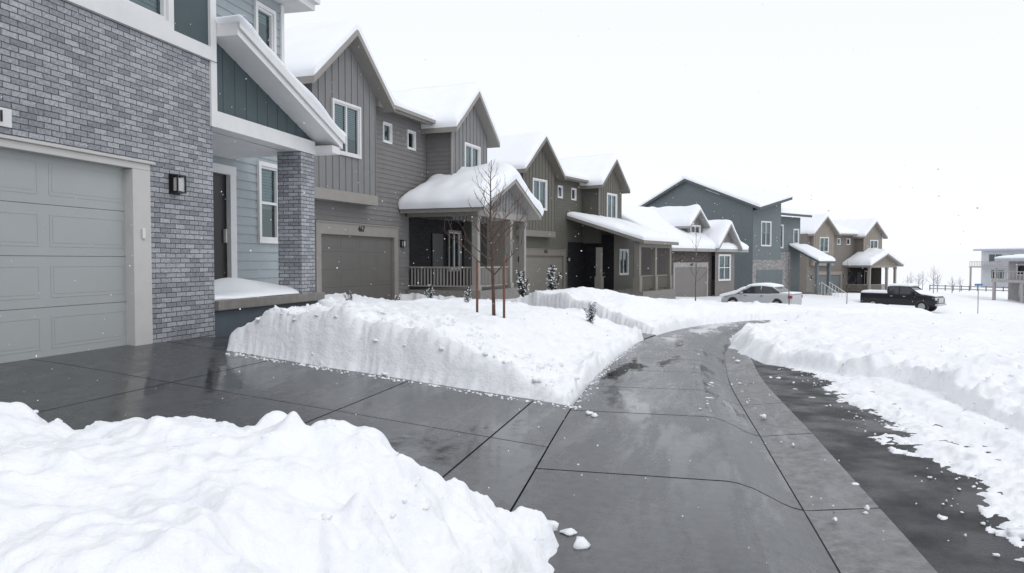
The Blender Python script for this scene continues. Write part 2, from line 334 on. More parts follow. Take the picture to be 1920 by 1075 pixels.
# ---------------------------------------------------------------- HOUSE 1
def house1():
    H=empty('house',(-6.55,0,.59),0,'two storey grey brick and teal house with white trim and porch','house','snow covered houses along the street')
    wall(H,'f',0,[(-1,-.3),(9.22,-.3),(9.22,3.79),(-1,3.79)],BRICK1,[(2.9,7.7,-.31,2.16)],'flat','brick_wall',room=.3)
    wall(H,'r',9.22,[(-8,-.3),(0,-.3),(0,7),(-8,7)],PALEBL,(),'flat','side_wall')
    garage_door(H,'f',.05,(2.9,7.68,-.02,2.15),G1)
    mb=MB(); mb.box(-.16,.03,7.64,7.94,-.05,2.12); mb.box(-.16,.03,2.6,2.94,-.05,2.12); mb.box(-.16,.032,2.6,7.94,2.12,2.2)
    mb.box(-.139,.06,2.55,8.0,2.2,2.235); mb.build('garage_frame',[GREYTR],H,bevel=.006)
    mb=MB(); mb.box(.03,.055,7.77,7.82,1.28,1.41); mb.build('doorbell',[WHITE],H,bevel=.01)
    mb=MB(); mb.box(-.05,.05,-1,9.27,3.79,3.97); mb.build('trim_band',[WHITE],H)
    hw=(6.95,8.3,4.06,5.6)
    wall(H,'f',-.01,[(-1,3.97),(9.22,3.97),(9.22,7),(-1,7)],TEAL,[hw],'batten','upper_wall',bsp=2.4)
    window(H,'f',0,hw,WHITE,blind=.95,mull=True,tw=.1)
    mb=MB(); mb.box(-.12,.03,9.17,9.30,2.89,3.785); mb.box(-.12,.03,9.17,9.30,3.975,7); mb.build('corner_board',[WHITE],H)
    wall(H,'f',-.06,[(9.3,3.13),(12.2,3.13),(12.2,3.14),(9.3,4.2)],TEAL,(),'batten','porch_gable',bsp=.3,bt=.006)
    mb=MB(); mb.box(-.3,0,9.3,12.15,2.9,3.13); mb.box(-1.8,-.3,11.95,12.15,2.9,3.13); mb.box(-.3,.33,12.15,12.44,2.93,3.06); mb.build('porch_beam',[WHITE],H)
    mb=MB(); y0,y1,za,zb=9.31,12.5,4.36,3.24
    mb.hexa([(-1.75,y0,za-.2),(.36,y0,za-.2),(.36,y1,zb-.2),(-1.75,y1,zb-.2),(-1.75,y0,za),(.36,y0,za),(.36,y1,zb),(-1.75,y1,zb)])
    mb.hexa([(.37,y0,za-.1),(.4,y0,za-.1),(.4,y1+.03,zb-.1),(.37,y1+.03,zb-.1),(.37,y0,za+.03),(.4,y0,za+.03),(.4,y1+.03,zb+.03),(.37,y1+.03,zb+.03)])
    r=mb.build('porch_roof',[WHITE],H)
    snow_sheet(r,lambda X,Y: za+(zb-za)*(Y-y0)/(y1-y0),-1.7,.37,y0+.02,y1,.14,r=.15)
    mb=MB(); mb.face([(-1.8,9.25,2.895),(-.3,9.25,2.895),(-.3,12.15,2.895),(-1.8,12.15,2.895)]); mb.build('porch_ceiling',[WHITE],H)
    mb=MB(); mb.box(-.46,-.01,11.66,12.12,.45,2.9); mb.build('porch_column',[BRICK1],H)
    mb=MB(); mb.box(-1.8,.06,9.23,12.35,.31,.45); mb.build('porch_slab',[CURBC],H,bevel=.01)
    mb=MB(); mb.box(-1.7,-.02,9.23,12.25,-.4,.31); mb.build('foundation',[FOUND],H)
    mb=MB(); mb.box(.06,.40,10.9,12.2,-.3,.22); mb.box(.40,.72,10.9,12.2,-.3,.06); mb.build('porch_steps',[CURBC],H,bevel=.01)
    hd=(11.25,12.22,.45,2.62); w1=(13.2,13.85,1.45,2.9); w2=(13.15,13.72,5.25,6.0)
    wall(H,'f',-1.8,[(9.22,-.3),(14.1,-.3),(14.1,6.4),(9.22,6.4)],PALEBL,[hd,w1,w2],'lap','recessed_wall',lap=.17)
    mb=MB(); mb.box(-1.88,-1.84,11.25,12.22,.45,2.62); d=mb.build('door',[BLACK],H); k=MB(); k.box(-1.84,-1.79,12.1,12.14,1.35,1.6); k.build('handle',[GREYTR],d)
    mb=MB(); mb.box(-1.84,-1.75,12.2,12.38,.45,2.6); mb.box(-1.84,-1.75,11.1,11.27,.45,2.6); mb.box(-1.84,-1.745,11.1,12.38,2.6,2.76); mb.build('door_frame',[WHITE],H)
    window(H,'f',-1.78,w1,WHITE,.6,False,2); window(H,'f',-1.78,w2,WHITE,.4,False,1)
    mb=MB(); mb.box(-1.82,-1.75,14.02,14.13,-.3,6.3); mb.build('corner_board',[WHITE],H)
    mb=MB(); mb.box(-9,-1.3,9.3,14.6,6.32,6.46); mb.box(-9,-1.2,9.3,14.65,6.46,6.62); rr=mb.build('roof',[WHITE],H)
    snow_sheet(rr,lambda X,Y: 6.62+(-1.2-X)*.3,-8.9,-1.22,9.3,14.6,.35)
    wall_lamp(H,0,8.4,2.0,.85)
    mb=MB(); mb.box(0,.03,5.62,6.02,2.32,2.5); pl=mb.build('number_plaque',[WHITE],H); number(pl,'471',(.035,5.82,2.41),.16)
    snow_sheet(H,lambda X,Y:.452+.2*np.exp(-((Y-11.1)/.75)**2-((X+1.0)/.5)**2),-1.75,-.06,9.3,12.2,.1,r=.4,name='snow_drift',droop=.0,nv=.9)
house1()
# ---------------------------------------------------------------- repeated house model
def model_house(o,yaw,C,num,label,porch='gable',snow=.34):
    H=empty('house',o,yaw,label,'house','snow covered houses along the street'); T=C['trim']
    hg=(-1.4,2.85,-.35,2.17); s1=(2.2,2.68,5.42,6.02); s2=(3.86,4.36,5.42,6.02)
    wall(H,'f',0,[(-2.8,-.6),(8.6,-.6),(8.6,6.45),(-2.8,6.45)],C['side'],[hg,s1,s2],'lap','front_wall',room=.6)
    wall(H,'l',-2.8,[(-9,-.6),(0,-.6),(0,6.45),(-9,6.45)],C['side'],(),'lap','side_wall')
    wall(H,'r',8.6,[(-9,-.6),(0,-.6),(0,6.45),(-9,6.45)],C['side'],(),'flat','side_wall')
    garage_door(H,'f',.1,(-1.4,2.85,-.02,2.17),C['gar'])
    mb=MB(); mb.box(-.05,.06,-1.62,-1.38,-.4,2.15); mb.box(-.05,.06,2.83,3.1,-.4,2.15); mb.box(-.05,.062,-1.62,3.1,2.15,2.5); mb.box(-.05,.09,-1.66,3.14,2.5,2.54); mb.build('garage_frame',[T],H)
    number(H,num,(.07,.75,2.36),.26)
    for s in (s1,s2): window(H,'f',.012,s,WHITE,0,False,1,.05)
    hw=(-1.24,.1,4.6,6.05)
    g=[(-2.25,3.45),(1.1,3.45),(1.1,6.62),(-.575,8.05),(-2.25,6.62)]
    wall(H,'f',.4,g,C['bat'],[hw],'batten','gable_wall',bsp=.34); window(H,'f',.42,hw,WHITE,.7,True,1)
    wall(H,'l',-2.25,[(0.02,3.45),(.4,3.45),(.4,6.6),(0.02,6.6)],C['bat'],(),'flat','gable_side_wall'); wall(H,'r',1.1,[(0.02,3.45),(.4,3.45),(.4,6.6),(0.02,6.6)],C['bat'],(),'flat','gable_side_wall')
    mb=MB(); mb.box(0.02,.45,-2.3,1.15,3.13,3.45); mb.build('gable_base_trim',[T],H)
    roof_x(H,-9,.85,-.575,2.15,6.42,8.3,T,.2,snow)
    roof_y(H,1.2,9.0,-9,-4.2,.5,6.3,7.75,6.55,T,.2,snow)
    h2=(6.4,7.7,4.45,5.85)
    g=[(5.3,2.9),(8.55,2.9),(8.55,6.35),(6.95,7.72),(5.3,6.35)]
    wall(H,'f',1.08,g,C['bat'],[h2],'batten','gable_wall',bsp=.34); window(H,'f',1.1,h2,WHITE,.5,True,1)
    wall(H,'l',5.3,[(0.02,2.9),(1.08,2.9),(1.08,6.4),(.02,6.4)],C['side'],(),'lap','gable_side_wall'); wall(H,'r',8.55,[(0.02,-.3),(1.08,-.3),(1.08,6.4),(.02,6.4)],C['side'],(),'lap','gable_side_wall')
    roof_x(H,-5,1.5,6.93,2.05,6.25,7.95,T,.18,snow)
    mb=MB(); mb.tube((1.12,5.2,6.1),(1.12,5.2,3.9),.045,.045,8); mb.tube((1.12,5.2,6.1),(1.4,5.0,6.3),.045,.045,8); mb.build('downspout',[T],H)
    mb=MB(); mb.box(.5,.62,1.6,4.9,6.42,6.54); mb.build('gutter',[T],H)
    wall_lamp(H,.02,3.4,1.95,.9); wall_lamp(H,.02,-1.95,1.95,.9)
    if porch=='gable':
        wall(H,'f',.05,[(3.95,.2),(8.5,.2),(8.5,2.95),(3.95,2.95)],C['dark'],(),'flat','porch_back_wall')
        mb=MB(); mb.box(.06,.1,5.6,6.5,.3,2.4); mb.build('door',[BLACK],H)
        window(H,'f',.1,(7.0,8.0,1.0,2.5),T,.3,True,1)
        mb=MB(); mb.box(0.05,2.95,3.7,8.6,-.3,.3); mb.build('porch_slab',[CURBC],H)
        for (px,py) in ((2.72,3.85),(2.72,6.9),(2.72,8.42)):
            mb=MB(); mb.box(px-.11,px+.11,py-.11,py+.11,.3,2.92); mb.box(px-.15,px+.15,py-.15,py+.15,.3,.5); mb.box(px-.14,px+.14,py-.14,py+.14,2.75,2.9); mb.build('porch_post',[T],H)
        mb=MB(); mb.box(.05,2.85,3.72,3.98,2.92,3.18); mb.box(2.6,2.85,3.98,8.55,2.92,3.18); mb.build('porch_beam',[T],H)
        mb=MB()
        mb.box(.1,2.6,3.8,3.88,1.08,1.14); mb.box(.1,2.6,3.81,3.87,.42,.47)
        x=.16
        while x<2.6: mb.box(x,x+.04,3.82,3.86,.47,1.08); x+=.13
        mb.box(2.68,2.76,3.97,6.78,1.08,1.14); mb.box(2.69,2.75,3.97,6.78,.42,.47)
        y=4.05
        while y<6.75: mb.box(2.7,2.74,y,y+.04,.47,1.08); y+=.13
        mb.build('porch_railing',[T],H)
        wall(H,'f',2.86,[(3.6,3.18),(8.7,3.18),(8.7,3.2),(6.15,4.25),(3.6,3.2)],C['bat'],(),'batten','porch_gable',bsp=.3)
        r=roof_x(H,.03,3.3,6.15,2.9,3.2,4.42,T,.18,0)
        snow_sheet(r,lambda X,Y: 4.42-.42*np.abs(Y-6.15)-.0*X,.06,3.3,3.2,9.1,.55,r=.55,droop=.09)
    else:
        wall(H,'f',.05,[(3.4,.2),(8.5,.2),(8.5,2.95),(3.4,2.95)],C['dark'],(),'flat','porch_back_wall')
        mb=MB(); mb.box(0.05,4.6,3.4,8.6,-.6,.2); mb.build('porch_slab',[CURBC],H)
        wall(H,'f',1.9,[(5.6,.2),(8.5,.2),(8.5,3.4),(5.6,3.4)],C['side'],[(6.4,7.6,1.1,2.5)],'lap','bay_wall'); window(H,'f',1.92,(6.4,7.6,1.1,2.5),WHITE,.3)
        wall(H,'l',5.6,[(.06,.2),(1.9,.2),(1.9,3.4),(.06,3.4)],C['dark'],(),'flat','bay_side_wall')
        for (px,py) in ((4.2,3.6),(4.2,6.0),(4.2,8.4),(1.9,3.6)):
            mb=MB(); mb.box(px-.14,px+.14,py-.14,py+.14,.2,2.62); mb.box(px-.19,px+.19,py-.19,py+.19,.2,1.0); mb.build('porch_post',[T],H)
        mb=MB(); mb.box(4.05,4.35,3.45,8.55,2.62,2.9); mb.build('porch_beam',[T],H)
        mb=MB(); mb.box(4.16,4.24,3.75,8.25,1.0,1.06)
        y=3.8
        while y<8.2: mb.box(4.18,4.22,y,y+.04,.3,1.0); y+=.14
        mb.build('porch_railing',[T],H)
        roof_y(H,3.2,8.8,.03,.03,4.7,4.45,4.45,2.98,T,.18,.36)
    return H
model_house((-10.6,21.6,.27),8,C2,'467','two storey taupe house with two gables and snowy porch')
model_house((-8.05,39.0,-.25),18,C3,'455','two storey olive green house with sloping snowy porch roof','shed')
model_house((13.4,84.6,-2.0),45,C6,'431','two storey tan board and batten house with gabled porch')
def house4():
    H=empty('house',(-.2,51.4,-.9),30,'low brown house with steep snowy roof and small dormer','house','snow covered houses along the street'); C=C4; T=C['trim']
    wall(H,'f',0,[(-2.7,-.6),(2.9,-.6),(2.9,3.3),(-2.7,3.3)],BRICK2,[(-2.02,2.12,-.61,2.12)],'flat','front_wall',room=.3)
    wall(H,'l',-2.7,[(-8,-.6),(0,-.6),(0,3.3),(-4.7,6),(-8,3.8)],C['side'],(),'lap','side_wall')
    garage_door(H,'f',.17,(-2.02,2.12,-.32,2.12),C['gar'])
    mb=MB(); mb.box(-.05,.06,-2.2,-2.0,-.4,2.1); mb.box(-.05,.06,2.1,2.3,-.4,2.1); mb.box(-.05,.062,-2.2,2.3,2.1,2.42); mb.build('garage_frame',[T],H); number(H,'443',(.07,.05,2.26),.26)
    roof_y(H,-3.1,7.4,-9.5,-4.8,.5,3.4,6.1,3.35,T,.2,.36)
    hb=(3.3,4.9,1.2,2.9)
    wall(H,'f',.3,[(2.8,-.6),(5.6,-.6),(5.6,3.4),(4.25,5.0),(2.8,3.4)],C['side'],[hb],'lap','bay_wall'); window(H,'f',.32,hb,WHITE,.4,True,2)
    wall(H,'r',5.6,[(-6,-.6),(.3,-.6),(.3,3.4),(-6,3.4)],C['side'],(),'flat','side_wall')
    roof_x(H,-5,.75,4.25,1.75,3.4,5.15,T,.18,.36)
    hd=(1.7,2.9,4.15,4.95)
    wall(H,'f',-1.0,[(1.3,3.6),(3.3,3.6),(3.3,5.05),(2.3,5.95),(1.3,5.05)],C['bat'],[hd],'batten','dormer_wall'); window(H,'f',-.98,hd,WHITE,.2,True,1)
    wall(H,'l',1.3,[(-4,3.6),(-1.0,3.6),(-1.0,5.05),(-4,5.05)],C['bat'],(),'flat','dormer_side_wall')
    roof_x(H,-5,-.55,2.3,1.4,4.9,6.1,T,.15,.34)
house4()
def house5():
    H=empty('house',(4.6,62.9,-1.2),35,'large teal two storey house with broad gabled side wall','house','snow covered houses along the street'); C=C5; T=C['trim']
    wall(H,'l',0,[(-12,-1),(0,-1),(0,7.1),(-6.3,9.6),(-12,7.4)],C['side'],(),'lap','side_wall')
    wall(H,'f',0,[(0,2.9),(4.4,2.9),(4.4,7.75),(0,6.85)],C['side'],[(1.3,2.7,4.1,6.0)],'lap','front_wall')
    wall(H,'r',4.4,[(-6,-1),(0,-1),(0,7.7),(-6,9.5)],C['side'],(),'flat','side_wall')
    wall(H,'f',0.02,[(0,-1),(5.2,-1),(5.2,2.9),(0,2.9)],BRICK3,[(.6,4.7,-1.01,2.1)],'flat','brick_wall',room=.3)
    window(H,'f',.02,(1.3,2.7,4.1,6.0),WHITE,.5); garage_door(H,'f',.18,(.6,4.7,-.6,2.1),C['gar'])
    def slab(c,th=.22):
        mb=MB(); mb.hexa([(x,y,z-th) for x,y,z in c]+c); return mb.build('roof',[T],H)
    r=slab([(-12.8,-.45,7.05),(-6.3,-.45,9.9),(-6.3,4.2,10.0),(-12.8,4.2,7.05)])
    snow_sheet(r,lambda X,Y:7.05+(X+12.8)*.438,-12.75,-6.1,-.42,4.2,.36)
    r=slab([(-6.3,-.45,9.9),(.9,-.45,7.05),(.9,4.6,8.15),(-6.3,4.6,10.0)])
    def zz(X,Y):
        u=(X+6.3)/7.2; v=(Y+.45)/5.05; return (9.9*(1-u)+7.05*u)*(1-v)+(10.0*(1-u)+8.15*u)*v
    snow_sheet(r,zz,-6.5,.87,-.42,4.57,.34)
    wall(H,'f',-1.0,[(4.4,-1),(9.6,-1),(9.6,6.7),(4.4,6.7)],C['side'],[(4.9,6.5,4.0,5.9),(8.4,9.2,4.4,5.6)],'lap','front_wall'); window(H,'f',-.98,(4.9,6.5,4.0,5.9),WHITE,.5); window(H,'f',-.98,(8.4,9.2,4.4,5.6),WHITE,.3,False)
    wall(H,'f',-.95,[(5.2,-1),(7.8,-1),(7.8,3.6),(5.2,3.6)],BRICK3,(),'flat','brick_wall')
    roof_y(H,4.5,10.2,-10,-5.5,-.2,6.9,8.0,6.9,T,.2,.34)
    mb=MB(); mb.box(-.9,1.6,7.8,10.4,-1,.1); mb.build('porch_slab',[CURBC],H)
    for py in(8.0,10.2):
        mb=MB(); mb.box(1.25,1.5,py-.12,py+.12,.1,2.7); mb.build('porch_post',[C['side']],H)
    roof_y(H,7.6,10.6,-.95,-.95,1.8,4.2,4.2,2.8,T,.18,.3)
    mb=MB()
    for i in range(5): mb.box(1.6+i*.3,1.9+i*.3,8.4,9.8,-1.4,-.05-i*.18)
    mb.build('porch_steps',[CURBC],H)
    mb=MB()
    for yy in(8.4,9.8):
        mb.tube((1.6,yy,1.0),(3.1,yy,.1),.03,.03)
        for i in range(6): mb.tube((1.65+i*.28,yy,-.9),(1.65+i*.28,yy,.97-i*.168),.02,.02,4)
    mb.build('stair_railing',[WHITE],H)
house5()
# ---------------------------------------------------------------- terrain functions
def zs(y): return np.interp(y,[-60,8,20,30,36,44,50,66,85,110,150,300,700],[0,0,-.36,-.68,-1.0,-1.6,-2.0,-2.9,-3.5,-4.3,-5.2,-8,-14])
LY=[-30,-6,0,4.67,7.6,12,17.8,22,26,31,37,44,52,60,70,90,120]; LXv=[-.5,-.8,-.95,-1.12,-1.27,-1.4,-1.25,-.65,.3,2.6,5.6,9.3,13.5,17.7,24,38,60]
_y=np.linspace(-30,120,1501); _x=np.interp(_y,LY,LXv); k=np.ones(31)/31; _x[15:-15]=np.convolve(_x,k,'valid')
def Lx(y): return np.interp(y,_y,_x)
def cosl(y): s=(Lx(y+.3)-Lx(y-.3))/.6; return 1/np.sqrt(1+s*s)
def xo(x,y): return (x-Lx(y))*cosl(y)
def base(x,y):
    D=np.interp(y,[9,20,40,60],[5.4,9.5,13,11]); R=np.interp(y,[9,20,36,44,52,62,90],[.6,.68,.75,.95,1.0,1.45,1.45]); o=xo(x,y)
    return zs(y)+R*np.clip(-o/D,0,1)
def prof(o): return np.interp(o,[0,1.42,1.5,1.6,1.7,1.8,1.88,1.94,1.98,2.45],[0,0,-.01,-.04,-.085,-.135,-.163,-.172,-.172,-.115])
def sdf(poly,x,y):
    d=None; n=len(poly); A=sum(poly[i][0]*poly[(i+1)%n][1]-poly[(i+1)%n][0]*poly[i][1] for i in range(n)); s=1 if A>0 else -1
    for i in range(n):
        (ax,ay),(bx,by)=poly[i],poly[(i+1)%n]; ex,ey=bx-ax,by-ay; l=math.hypot(ex,ey)
        e=s*((x-ax)*ey-(y-ay)*ex)/l; d=e if d is None else np.maximum(d,e)
    return d
def snow_z(x,y):
    n1=fbm(x*1.1+5,y*1.1,4); n2=fbm(x*4+3,y*4+7,3); n3=fbm(x*13,y*13+4,3); nbig=fbm(x*.25+11,y*.25+3,3); nm=fbm(x*2.2+9,y*2.2+2,4,.6)
    o=xo(x,y); near=np.exp(-np.hypot(x,y)/40)
    E=np.interp(y,[-30,12.0,13.2,14.6,18,22,31],[4.5,4.45,3.4,2.5,2.0,1.6,1.6])
    spill=.50*ss((4.38-y)/.3)
    strip=np.maximum(np.maximum(-o+spill,o-E-.3*n1*ss((o)/2)-.12*nm*ss(o/2)),(y-31.5)*.5)
    d1=sdf([(-6.7,3.75),(-3.2,3.75),(-.9,4.32),(-.9,8.08),(-6.7,8.22)],x,y)
    wk=sdf([(-6.7,8.0),(-5.75,8.0),(-5.7,10.6),(-6.7,10.6)],x,y)
    d2=sdf([(-11.2,20.2),(-6,19.3),(-1.2,17.8),(-.7,19.9),(-5,23.1),(-10.6,24.6)],x,y)
    d3=sdf([(-8.6,38.2),(-7.3,42.0),(3.5,38.2),(2.3,34.9)],x,y)
    c0=np.minimum(np.minimum(strip,d1),np.minimum(wk,np.minimum(d2,d3)))
    c=c0+.08*n1+.06*nm+.015*n2
    left=o<1
    D_bank=.12+.5*ss(-o/1.8)+.05*n1+.03*nm
    D_bank=D_bank*(.3+.7*ss((x+5.85)/.9+.8*ss((y-9.6)/1.5)))
    D_bank=np.where(y>17.9,.22+.3*ss(-o/1.8)+.12*n1+.45*np.exp(-((o+3.2)/2.0)**2-((y-24.5)/2.6)**2),D_bank)
    far=ss((-o-4.2)/2)*ss((y-9)/3); D_bank=D_bank*(1-far)+.3*far
    D_pile=.13+.58*ss(c/1.0)+.1*n1+.07*nm+.05*np.exp(-((x+1.9)/.55)**2-((y-2.8)/.7)**2)
    wp=ss((5.5-y)/1.5)
    Dl=D_bank*(1-wp)+D_pile*wp
    berm=.1*np.exp(-((c-.5)/.4)**2)*(.6+1.2*n1)
    Dr=.2+.12*ss(c/1.6)+berm+.11*n1+.09*nm*np.exp(-c/8)+.12*nbig
    D=np.where(left,Dl,Dr)
    D=np.where((x<-6.5)&(y>8.6)&(y<14.5),.12,D)
    D=D*(1-.9*np.exp(-(((x-4.1)/3.2)**2+((y-48.3)/3.2)**2)**2))
    D=D*(1-.8*np.exp(-(((x-16.3)/4.0)**2+((y-65)/3.5)**2)**2))
    w=np.where(left,np.where(y<5.5,.26,.10+.14*nm),np.where(y<13,.22,.45)+.12*nm)
    edge=ss(c/np.maximum(w,.06))
    rough=(.09*nm+.055*n2+.026*n3)*np.exp(-np.clip(c,0,9)/.7)
    lump=(np.maximum(0,n2)**2*.16+np.maximum(0,nm)**2*.13)*np.exp(-np.clip(c,0,12)/np.where(left,1.7,3.5))
    Z=base(x,y)+np.where(o>1.55,-.11,0)*ss((o-1.5)*3)
    tiny=.012*n3*near+.026*n2*near
    sl=np.interp(y,[-30,4,6,9,13.5],[3.15,3.2,3.15,3.25,3.0])
    s=(o-sl+.42*n1+.26*nm+.14*n2+.10*n3)
    track=.5+.5*np.sin((o+.06*n1)*9.5)
    slush=np.where((s>0)&(y<16),-.004+np.clip(s,0,.7)*.08*(.3+track)+.032*n3*(s>.06)+.055*np.maximum(n2,0)*ss(s*1.5),-.09)
    snow=-.1+(D+.1+rough+tiny+lump)*edge
    return Z+np.maximum(snow,np.where(c<.4,slush,-.1))
na=880; th=np.radians(np.linspace(-60,64,na)); r=[1.0]
while r[-1]<900: r.append(r[-1]*(1.005 if r[-1]<26 else 1.015)+.002)
r=np.array(r); RR,TT=np.meshgrid(r,th,indexing='ij'); ang=TT-math.radians(13.65)
X=np.sin(ang)*RR; Y=np.cos(ang)*RR
g=grid_mesh('snow_ground',X,Y,snow_z(X,Y),[SNOW]); g['kind']='structure'
xx,yy=np.meshgrid(np.linspace(-900,900,90),np.linspace(-900,900,90),indexing='ij')
g=grid_mesh('ground',xx,yy,zs(yy)-1.2,[SNOW]); g['kind']='structure'
def slab_mesh(name,cells,m):
    V=[];F=[]
    for (fn,nu,nv) in cells:
        b=len(V)
        for i in range(nu+1):
            for j in range(nv+1): V.append(fn(i/nu,j/nv))
        q=lambda i,j:b+i*(nv+1)+j
        for i in range(nu):
            for j in range(nv): F.append([q(i,j),q(i+1,j),q(i+1,j+1),q(i,j+1)])
        ring=[q(i,0) for i in range(nu+1)]+[q(nu,j) for j in range(1,nv+1)]+[q(i,nv) for i in range(nu-1,-1,-1)]+[q(0,j) for j in range(nv-1,0,-1)]
        b2=len(V)
        for k_ in ring: V.append((V[k_][0],V[k_][1],V[k_][2]-.05))
        for i in range(len(ring)):
            j=(i+1)%len(ring); F.append([ring[j],ring[i],b2+i,b2+j])
    me=bpy.data.meshes.new(name); me.from_pydata(V,[],F); me.materials.append(m); me.update()
    bm=bmesh.new(); bm.from_mesh(me); bmesh.ops.recalc_face_normals(bm,faces=bm.faces); bm.to_mesh(me); bm.free()
    ob=link(bpy.data.objects.new(name,me)); ob['kind']='structure'; return ob
def strip_cells(offs,ys,gap):
    cells=[]
    for a,b in zip(ys[:-1],ys[1:]):
        def fn(u,v,a=a,b=b):
            o=offs[round(v*(len(offs)-1))]; yy=a+gap+(b-a-2*gap)*u
            return (float(Lx(yy)+o/cosl(yy)),yy,float(zs(yy)+prof(o)))
        cells.append((fn,8,len(offs)-1))
    return cells
ys=[-3.6]
while ys[-1]<40: ys.append(ys[-1]+(2.3 if ys[-1]<7.5 else 1.95))
slab_mesh('sidewalk',strip_cells([0.004,.5,1.0,1.42,1.46,1.5,1.55,1.6,1.65,1.7,1.75,1.8,1.84,1.88,1.935],ys,.012),CONC)
slab_mesh('gutter',strip_cells([1.948,1.96,2.0,2.2,2.44],ys,.011),GUTC)
def ribbon(name,o0,o1,no,y0,y1,dy,zf,m):
    yv=np.arange(y0,y1,dy); ov=np.linspace(o0,o1,no); O,YY=np.meshgrid(ov,yv,indexing='ij')
    ob=grid_mesh(name,Lx(YY)+O/cosl(YY),YY,zf(O,YY),[m]); ob['kind']='structure'; return ob
ribbon('pavement_base',-.03,2.5,40,-5,41,.25,lambda O,Y:zs(Y)+prof(O)-.035,JOINT)
ribbon('road',2.443,9.5,60,-8,60,.15,lambda O,Y:zs(Y)-.118+.01*np.clip(O-2.45,0,1)+.006*fbm(O*1.5,Y*1.5)*np.clip((O-2.45)*3,0,1),ASPH)
def driveway(name,xc,yc):
    cells=[]
    for i in range(len(xc)-1):
        for j in range(len(yc)-1):
            def fn(u,v,i=i,j=j):
                last=i+1==len(xc)-1
                y=yc[j]+.008+(yc[j+1]-yc[j]-.016)*v; x1=float(Lx(y))-.010 if last else xc[i+1]-.008
                x=xc[i]+.008+(x1-xc[i]-.008)*u; return (x,y,float(base(x,y)))
            cells.append((fn,4,8))
    slab_mesh(name,cells,CONC)
driveway('driveway',[-6.76,-4.95,-3.2,-1.72,-1.0],[.5,2.4,4.3,6.27,8.2])
slab_mesh('walkway',[(lambda u,v:(-6.54+1.3*u,8.215+3*v,float(base(-6.54+1.3*u,8.215+3*v))),4,6)],CONC)
mb=MB(); mb.face([(-6.7,.5,.5),(-1.0,.5,-.06),(-1.2,8.3,-.06),(-6.7,8.3,.5)]); j=mb.build('driveway_base',[JOINT]); j['kind']='structure'
def quad_drive(name,P4):
    def fn(u,v):
        a=Vector(P4[0]).lerp(Vector(P4[1]),u); b=Vector(P4[3]).lerp(Vector(P4[2]),u); p=a.lerp(b,v); return (p.x,p.y,float(base(p.x,p.y))+.005)
    slab_mesh(name,[(fn,8,4)],CONC)
quad_drive('driveway',[(-11,20.0),(-1.3,17.6),(-.7,22.3),(-10.4,25)])
quad_drive('driveway',[(-8.8,38),(1.6,34),(5.5,37.8),(-7.3,42.2)])
# ---------------------------------------------------------------- snow clumps
def lump(mb,c,r,sq=.6):
    bm=bmesh.new(); bmesh.ops.create_icosphere(bm,subdivisions=2,radius=1); b=len(mb.v); sx,sy,sz=[random.uniform(.6,1.3) for _ in range(3)]; ph=random.random()*9
    for v in bm.verts:
        k=1+.2*math.sin(v.co.x*4+ph)+.15*math.sin(v.co.y*5+ph*2)+.12*math.sin(v.co.z*7+ph)+random.uniform(-.07,.07)
        mb.v.append((c[0]+v.co.x*r*sx*k,c[1]+v.co.y*r*sy*k,c[2]+v.co.z*r*sz*sq*k+r*.15))
    for f in bm.faces: mb.f.append([b+v.index for v in f.verts]); mb.m.append(0)
    bm.free()
mb=MB()
for i in range(70):
    y=3.8+random.random()**1.3*12; o=random.choice([random.uniform(1.9,2.4),random.uniform(2.0,3.1),random.uniform(2.4,3.2)]); x=float(Lx(np.array(y)))+o
    lump(mb,(x,y,float(zs(y))-.13),random.choice([.008,.01,.012,.015,.02,.028,.038]))
for i in range(190):
    x=random.uniform(-5.5,-1.2); lump(mb,(x,8.05-abs(random.gauss(0,.06)),float(base(x,8.0))),random.uniform(.006,.022))
for i in range(110):
    y=random.uniform(8,17); lump(mb,(float(Lx(y))+abs(random.gauss(0,.05)),y,float(zs(y))),random.uniform(.006,.022))
for i in range(150):
    y=random.uniform(4.5,16); o=3.25+random.gauss(0,.2); x=float(Lx(y))+o-max(0,y-12)*.16; lump(mb,(x,y,float(zs(y))-.105),random.uniform(.006,.018))
for i in range(14):
    lump(mb,(random.gauss(.22,.05),random.uniform(8.2,10.2),-.0),random.uniform(.01,.035),.25)
pts=np.array([(random.uniform(-4.5,-.5),random.uniform(2.4,4.5)) for _ in range(300)]); zz_=snow_z(pts[:,0],pts[:,1])
for (x,y),z in zip(pts,zz_):
    if z>float(base(x,y))+.02: lump(mb,(x,y,z-.008),random.uniform(.006,.02))
pts=np.array([(random.uniform(-5.4,-1.3),random.uniform(8.15,9.8)) for _ in range(300)]); zz_=snow_z(pts[:,0],pts[:,1])
for (x,y),z in zip(pts,zz_):
    if z>float(base(x,y))+.02: lump(mb,(x,y,z-.008),random.uniform(.012,.05))
pts=np.array([(random.uniform(2.2,7),random.uniform(6,18)) for _ in range(220)]); zz_=snow_z(pts[:,0],pts[:,1])
for (x,y),z in zip(pts,zz_):
    if z>float(base(x,y))-.02: lump(mb,(x,y,z-.008),random.uniform(.012,.045))
for (x,y,z,r) in ((-.6,4.12,0,.05),(-.7,4.3,0,.045),(-.85,4.35,0,.06),(1.98,5.2,-.1,.05),(-1.05,7.75,0,.05),(-.98,7.65,0,.04)): lump(mb,(x,y,z),r)
o=mb.build('snow_clumps',[SNOW],smooth=True); o['kind']='stuff'
mb=MB()
